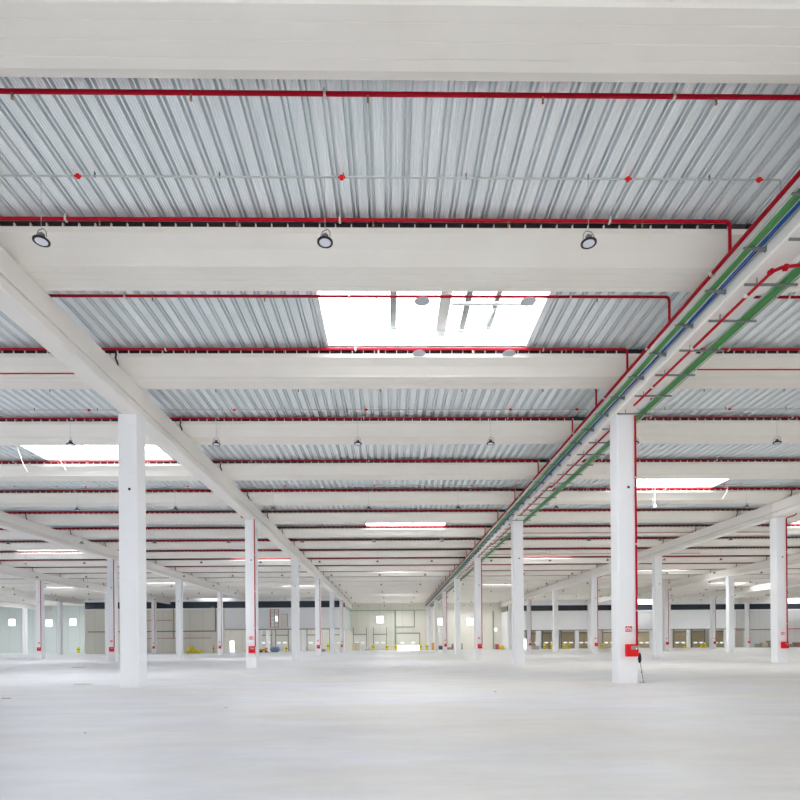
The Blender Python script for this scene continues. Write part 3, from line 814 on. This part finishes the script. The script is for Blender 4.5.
# cardboard stack
for i, (px, z, w, h) in enumerate(((354.3, 0, .75, .85), (357.7, 0, .75, .9), (354.3, .855, .75, .8), (357.8, .905, .72, .75))):
    Yc = YF-4
    t = MB().box(-w/2+.02, w/2-.02, -.4, .4, 0, h, .01).build('cardboard_box', M_card, None, False, (gx(px, Yc), Yc, z))
    MB().box(-.03, .03, -.405, -.4, 0.02, h-.02).build('tape', M_wrap, t)
    tag(t, 'cardboard box in the stack before the back wall, %s %s' % (('lower', 'lower', 'upper', 'upper')[i], ('left', 'right', 'left', 'right')[i]), 'box', 'cardboard boxes before the back wall')
for i, px in enumerate((363.2, 366.8, 370.3)):
    o = sack((gx(px, YF-4), YF-4, 0), .33, .4, (.42, .34, .45)[i], M_wrap, 'wrapped_bundle')
    tag(o, 'pale wrapped bundle right of the cardboard boxes, %s' % ('nearest them', 'middle one', 'farthest from them')[i], 'bundle', 'pale wrapped bundles')
def junk(px, Y, w, h, m, name, lab, cat):
    t = empty(name, (gx(px, Y), Y, 0))
    MB().box(-w/2, w/2, -.4, .4, .1, h, .03).build('body', m, t)
    MB().box(-w/2, w/2, -.4, -.3, 0, .1).box(-w/2, w/2, .3, .4, 0, .1).build('skids', M_paper, t)
    tag(t, lab, cat)
junk(433, YF-2, .5, 1.5, M_org, 'orange_cabinet', 'narrow orange cabinet against the recessed back wall', 'cabinet')
junk(441, YF-2, .9, .85, mat('dark_green', (.05, .09, .07), .6), 'dark_crate', 'dark green crate between the far cable row columns', 'crate')
junk(449.5, YF-2, 1.3, .5, M_brown, 'brown_crate', 'low brown crate behind the far cabinet columns', 'crate')
junk(452.5, YF-1.5, .35, 1.2, M_brown, 'narrow_crate', 'narrow upright brown crate beside the low brown crate', 'crate')
junk(462, YF-1, .2, 1.3, M_greyrail, 'narrow_stand', 'narrow grey stand against the recessed back wall', 'stand')
junk(534, YR-3, 1.9, .7, mat('grey_stuff', (.45, .45, .46), .6), 'grey_pallet_load', 'low grey pallet load beside the right dock wall', 'pallet load')
junk(497.2, YF-3, .7, 1.1, mat('red_stuff', (.55, .12, .12), .6), 'red_crate', 'small reddish crate in the corner of the recessed wall', 'crate')
junk(501.3, YF-3.5, 1.0, .75, M_yel, 'yellow_crate', 'low yellow crate next to the reddish crate in the corner', 'crate')
for i, (px, w, h, m) in enumerate(((758.0, 1.0, .75, mat('grey_green', (.33, .36, .28), .7)), (764, 1.15, 1.0, M_card), (770.5, 1.2, 1.35, mat('grey_brown', (.42, .36, .30), .7)), (789, 1.4, .65, mat('grey_green2', (.22, .30, .24), .7)), (796.5, 1.2, .95, mat('dusty_red', (.42, .16, .14), .7)))):
    junk(px, YR-2, w, h, m, 'stored_crate', ('low grey-green crate before the grey end wall', 'cardboard coloured crate before the grey end wall', 'tall grey-brown crate before the grey end wall',
         'low dark green crate at the edge of the picture', 'dusty red crate at the edge of the picture')[i], 'crate')

# flat scraps lying on the floor
def scrap(px, py, w, d, lab):
    dd = (_f + _r*((px-PX)/F) + _u*((PY-py)/F)); tt = -H0/dd.z
    p = Vector((dd.x*tt, dd.y*tt, 0))
    bm = bmesh.new(); n = 14
    vs = [bm.verts.new((w*math.cos(2*pi*k/n)*random.uniform(.6, 1), d*math.sin(2*pi*k/n)*random.uniform(.6, 1), .012)) for k in range(n)]
    fc = bm.faces.new(vs); r = bmesh.ops.extrude_face_region(bm, geom=[fc])
    bmesh.ops.translate(bm, vec=(0, 0, -.012), verts=[v for v in r['geom'] if isinstance(v, bmesh.types.BMVert)])
    bmesh.ops.recalc_face_normals(bm, faces=bm.faces)
    me = bpy.data.meshes.new('floor_scrap'); bm.to_mesh(me); bm.free(); me.materials.append(M_paper)
    tag(link('floor_scrap', me, None, p), lab, 'scrap', 'flat scraps on the floor')
scrap(79, 667.4, .5, .16, 'flat brown scrap on the floor left of the nearest left column')
scrap(84, 684.3, .42, .08, 'long thin brown scrap on the floor beside the nearest left column')
scrap(225.7, 708, .035, .02, 'tiny dark chip on the floor in the central aisle')
scrap(495, 692, .045, .03, 'tiny grey chip on the floor towards the cable row')
scrap(85, 733, .012, .012, 'tiny dark speck on the near floor')
scrap(7, 698.5, .16, .02, 'thin brown strip at the left edge of the floor')

# ------------------------------------------------------------------ world and output
w = bpy.data.worlds.new('sky'); SC.world = w; w.use_nodes = True
bg = w.node_tree.nodes['Background']; bg.inputs[0].default_value = (.93, .96, 1.0, 1); bg.inputs[1].default_value = 4.0
SC.view_settings.view_transform = 'Standard'; SC.view_settings.look = 'None'; SC.view_settings.exposure = 0.54; SC.view_settings.gamma = 1
SC.view_settings.use_curve_mapping = False
SC.cycles.max_bounces = 10; SC.cycles.diffuse_bounces = 7; SC.cycles.glossy_bounces = 4; SC.cycles.transparent_max_bounces = 12
SC.cycles.use_denoising = True
